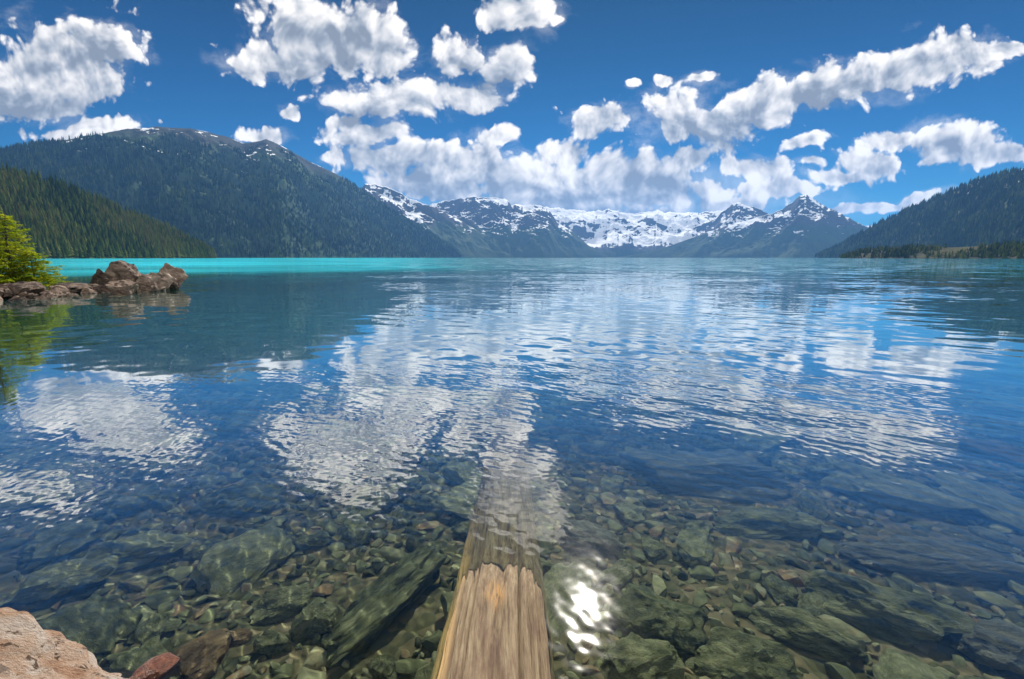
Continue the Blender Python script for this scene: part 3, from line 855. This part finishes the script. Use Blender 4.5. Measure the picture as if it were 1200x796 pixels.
def conifer_proto(seed, tiers, sides):
    r_ = np.random.default_rng(seed)
    vs, fs, nv = [], [], 0
    for k in range(tiers):
        z0, z1 = 0.06 + 0.82 * k / tiers, 0.06 + 0.82 * k / tiers + 1.5 / tiers
        z1 = min(z1, 1.0)
        rad_ = 0.17 * (1 - k / tiers) ** 0.85 + 0.012
        an = np.linspace(0, 2 * math.pi, sides, endpoint=False) + r_.uniform(0, 6)
        rr = rad_ * r_.uniform(0.6, 1.25, sides)
        ring = np.stack([np.cos(an) * rr, np.sin(an) * rr, z0 - r_.uniform(0, 0.06, sides)], -1)
        vs.append(np.concatenate([ring, [[0, 0, z1]]]))
        ii = np.arange(sides)
        fs.append(np.stack([ii, (ii + 1) % sides, np.full(sides, sides)], -1) + nv)
        nv += sides + 1
    return np.concatenate(vs), np.concatenate(fs)


m, t = new_mat('distant_conifers')
at = t.n('ShaderNodeAttribute', attribute_name='tone').outputs['Fac']
c = t.ramp(at, [(0.0, (0.016, 0.034, 0.018)), (0.45, (0.050, 0.085, 0.026)), (0.75, (0.115, 0.155, 0.034)), (0.985, (0.19, 0.21, 0.05)), (1.0, (0.17, 0.12, 0.06))])
df = t.n('ShaderNodeBsdfDiffuse', {'Color': c})
tl = t.n('ShaderNodeBsdfTranslucent', {'Color': c})
t.out_surface(t.n('ShaderNodeMixShader', {'Fac': 0.45, 1: df.outputs[0], 2: tl.outputs[0]}).outputs[0])
M_con = m


def forest(name, V, nr, n, hgt, tiers, sides, seed, zmax=1e9, dens_noise=0.0, tmax=1.0, wide=1.0, tonepow=1.0, tone0=0.05):
    r_ = np.random.default_rng(seed)
    protos = [conifer_proto(seed + k, tiers, sides) for k in range(6)]
    G = V[:nr]
    nc = G.shape[1]
    i = r_.uniform(nr * 0.055, (nr - 1.01) * tmax, n)
    j = r_.uniform(0, nc - 1.01, n)
    i0, j0 = i.astype(int), j.astype(int)
    fi, fj = (i - i0)[:, None], (j - j0)[:, None]
    p = (G[i0, j0] * (1 - fi) * (1 - fj) + G[i0 + 1, j0] * fi * (1 - fj) + G[i0, j0 + 1] * (1 - fi) * fj + G[i0 + 1, j0 + 1] * fi * fj)
    keep = (p[:, 2] > 0.3) & (p[:, 2] < zmax * (1 + 0.25 * fbm(p * 0.004, 3)))
    if dens_noise:
        keep &= fbm(p * 0.008 + 3, 3) > r_.uniform(-dens_noise, dens_noise, n) - 0.25
    p = p[keep]
    h = hgt * (0.35 + 0.95 * r_.random(len(p)) ** 0.8)
    tn = np.clip(r_.random(len(p)) ** tonepow * 0.70 + 0.45 * fbm(p * 0.008, 3) + tone0, 0, 0.99 + 0.01 * (r_.random(len(p)) < 0.03))
    out_v, out_f, out_t, nv = [], [], [], 0
    for k in range(6):
        idx = np.arange(k, len(p), 6)
        pv, pf = protos[k]
        aa = r_.uniform(0, 6.28, len(idx))
        q = pv[None] * h[idx][:, None, None]
        q = q * np.array([wide, wide, 1.0])
        qx = q[..., 0] * np.cos(aa)[:, None] - q[..., 1] * np.sin(aa)[:, None]
        qy = q[..., 0] * np.sin(aa)[:, None] + q[..., 1] * np.cos(aa)[:, None]
        q = np.stack([qx, qy, q[..., 2] - 0.02 * h[idx][:, None]], -1) + p[idx][:, None, :]
        out_v.append(q.reshape(-1, 3))
        out_f.append((pf[None] + (np.arange(len(idx)) * len(pv))[:, None, None] + nv).reshape(-1, 3))
        out_t.append(np.repeat(tn[idx], len(pv)))
        nv += len(idx) * len(pv)
    me = make_mesh(name, np.concatenate(out_v), np.concatenate(out_f), smooth=False, attr=np.concatenate(out_t))
    return link(name, me, M_con, kind='stuff')


forest('forest', hill_v, hill_nr, 11000, 24, 5, 7, 900, tone0=0.34)
forest('forest', left_v, left_nr, 42000, 27, 2, 6, 910, zmax=690, tone0=-0.06)
forest('forest', right_v, right_nr, 24000, 27, 2, 6, 920, zmax=400, dens_noise=0.6, tone0=0.0)
forest('forest', shore_v, shore_nr, 3200, 9, 3, 6, 930, dens_noise=0.4, wide=1.3, tone0=0.25)

# ------------------------------------------------------------------ young conifers on the spit
m, t = new_mat('conifer_needles')
at = t.n('ShaderNodeAttribute', attribute_name='tone').outputs['Fac']
c = t.ramp(at, [(0.0, (0.04, 0.07, 0.010)), (0.4, (0.12, 0.18, 0.012)), (0.75, (0.25, 0.31, 0.014)), (1.0, (0.38, 0.38, 0.03))])
df = t.n('ShaderNodeBsdfDiffuse', {'Color': c})
tl = t.n('ShaderNodeBsdfTranslucent', {'Color': t.mix(1.0, c, (1.5, 1.5, 1.0), 'MULTIPLY')})
t.out_surface(t.n('ShaderNodeMixShader', {'Fac': 0.5, 1: df.outputs[0], 2: tl.outputs[0]}).outputs[0])
M_needle = m
M_bark = rock_material('conifer_bark', [(0.3, (0.05, 0.035, 0.025)), (0.6, (0.13, 0.10, 0.075))], 5.0, 0.9, 0.6, 14, streak=(1, 1, 0.2))


def tube(pts, rads, sides=7):
    pts = np.array(pts, float)
    vs, fs = [], []
    for k, (p, r_) in enumerate(zip(pts, rads)):
        d = pts[min(k + 1, len(pts) - 1)] - pts[max(k - 1, 0)]
        d /= np.linalg.norm(d)
        e1 = np.cross(d, [0.31, 0.77, 0.55]); e1 /= np.linalg.norm(e1)
        e2 = np.cross(d, e1)
        an = np.linspace(0, 2 * math.pi, sides, endpoint=False)
        vs.append(p + r_ * (np.cos(an)[:, None] * e1 + np.sin(an)[:, None] * e2))
        if k:
            b = (k - 1) * sides
            ii = np.arange(sides)
            fs.append(np.stack([b + ii, b + (ii + 1) % sides, b + sides + (ii + 1) % sides, b + sides + ii], -1))
    return np.concatenate(vs), np.concatenate(fs)


def young_conifer(loc, hgt, spread, seed, label, nbr=70, tonebias=0.0, squat=1.0):
    r_ = np.random.default_rng(seed)
    root = empty('conifer_tree', loc, label, 'tree', 'young conifers on the spit')
    tv, tf, tn = [], [], 0
    zs = np.linspace(-0.15, hgt, 10)
    tp = np.stack([0.05 * np.sin(zs * 1.3 + seed), 0.04 * np.cos(zs * 1.7), zs], -1)
    v, f = tube(tp, np.linspace(0.055, 0.006, 10) * hgt / 2.2)
    tv.append(v); tf.append(f); tn += len(v)
    A, B, T = [], [], []
    for k in range(nbr):
        q = (k + r_.random()) / nbr
        z0 = hgt * (0.05 + 0.93 * q)
        ln = spread * (1 - q) ** 0.75 * r_.uniform(0.65, 1.12) + 0.10
        az = k * 2.4 + r_.uniform(-.4, .4)
        d = np.array([math.cos(az), math.sin(az), 0])
        sag = r_.uniform(0.10, 0.32)
        n = 9
        u_ = np.linspace(0, 1, n)
        bp_ = np.stack([d[0] * ln * u_, d[1] * ln * u_, z0 + ln * (0.20 * u_ - sag * u_ ** 2 + 0.10 * u_ ** 4)], -1)
        bp_[:, :2] += tp[min(9, int(q * 9)), :2]
        v, f = tube(bp_, np.linspace(0.014, 0.003, n) * hgt / 2.2, 4)
        tv.append(v); tf.append(f + tn); tn += len(v)
        side = np.array([-d[1], d[0], 0])
        bt = np.clip(0.45 + tonebias + r_.normal(0, 0.16), 0, 1)
        # flat sprays: side twigs carrying needle clumps
        nt_ = int(9 + ln * 14)
        for w in range(nt_):
            uu = r_.uniform(0.12, 1.0)
            p0 = np.array([np.interp(uu, u_, bp_[:, i_]) for i_ in range(3)])
            tl_ = (0.36 * ln * (1.05 - uu) + 0.09) * r_.uniform(0.6, 1.2)
            sg = 1 if r_.random() < 0.5 else -1
            td = d * 0.75 + side * sg * r_.uniform(0.4, 1.0) + np.array([0, 0, r_.uniform(-0.28, 0.10)])
            td /= np.linalg.norm(td)
            m_ = int(6 + tl_ * 34)
            us = r_.random(m_)
            base_ = p0 + td * (us * tl_)[:, None] + np.array([0, 0, -0.12]) * (us ** 2 * tl_)[:, None]
            nd = td + r_.normal(0, 0.55, (m_, 3)) * np.array([1, 1, 0.55])
            nd /= np.linalg.norm(nd, axis=1)[:, None]
            A.append(base_); B.append(nd)
            T.append(np.clip(bt + 0.25 * us + r_.normal(0, 0.10, m_) - 0.1, 0, 1))
    A, B, T = np.concatenate(A), np.concatenate(B), np.concatenate(T)
    L = r_.uniform(0.05, 0.11, len(A))[:, None]
    wv_ = np.cross(B, r_.normal(0, 0.4, (len(A), 3)) + np.array([0, 0, 1.0]))
    wv_ /= np.linalg.norm(wv_, axis=1)[:, None]
    wd = r_.uniform(0.008, 0.018, len(A))[:, None]
    V4 = np.stack([A - wv_ * wd * 0.5, A + B * L * 0.45 - wv_ * wd, A + B * L, A + B * L * 0.45 + wv_ * wd], 1).reshape(-1, 3)
    F4 = np.arange(len(A) * 4).reshape(-1, 4)
    link('crown', make_mesh('crown', V4, F4, smooth=False, attr=np.repeat(T, 4)), M_needle, parent=root)
    link('trunk', make_mesh('trunk', np.concatenate(tv), np.concatenate(tf)), M_bark, parent=root)
    return root


def spit_pt(px, py_base, back):
    gx, gy = ground(px, py_base)
    gy += back
    return ((px - 600) / ray(px, py_base)[1] * gy, gy)


for px, back, hgt, spr, seed, lab, nb, tb, zz in (
        (-18, 3.4, 5.5, 2.3, 71, 'tallest young conifer on the spit, cut by the photo edge', 120, 0.0, 0.15),
        (22, 2.2, 3.4, 1.8, 72, 'bushy bright yellow green conifer on the spit, reaching toward the boulders', 100, 0.25, 0.1),
        (46, 2.4, 1.75, 1.35, 73, 'low spreading conifer nearest the boulders on the spit', 65, 0.2, 0.1),
        (0, 1.4, 1.8, 1.3, 74, 'low bright conifer in front of the tallest one on the spit', 70, 0.3, 0.1)):
    gx, gy = spit_pt(px, 350, back)
    young_conifer((gx, gy, zz), hgt, spr, seed, lab, nb, tb)

# ------------------------------------------------------------------ haze
def haze_box():
    x0, x1, y0, y1, z0, z1 = -12000, 12000, -200, 12500, -20, 1150
    v = np.array([[x0, y0, z0], [x1, y0, z0], [x1, y1, z0], [x0, y1, z0], [x0, y0, z1], [x1, y0, z1], [x1, y1, z1], [x0, y1, z1]])
    f = np.array([[0, 3, 2, 1], [4, 5, 6, 7], [0, 1, 5, 4], [1, 2, 6, 5], [2, 3, 7, 6], [3, 0, 4, 7]])
    m, t = new_mat('air')
    pv = t.n('ShaderNodeVolumePrincipled', {'Color': (0.17, 0.45, 1.0, 1), 'Density': 5.6e-5, 'Anisotropy': 0.25})
    o = t.n('ShaderNodeOutputMaterial')
    t.t.links.new(pv.outputs[0], o.inputs['Volume'])
    m.cycles.homogeneous_volume = True
    link('haze', make_mesh('haze', v, f, smooth=False), m, kind='stuff')


haze_box()

# ------------------------------------------------------------------ render settings
scn.render.engine = 'CYCLES'
cy = scn.cycles
cy.max_bounces = 10
cy.diffuse_bounces = 3
cy.glossy_bounces = 4
cy.transmission_bounces = 6
cy.volume_bounces = 0
cy.transparent_max_bounces = 16
cy.caustics_reflective = True
cy.caustics_refractive = True
cy.sample_clamp_indirect = 25.0
cy.use_denoising = True
cy.denoiser = 'OPENIMAGEDENOISE'
scn.view_settings.view_transform = 'Standard'
scn.view_settings.look = 'None'
scn.view_settings.gamma = 1.0
scn.view_settings.exposure = 0.64
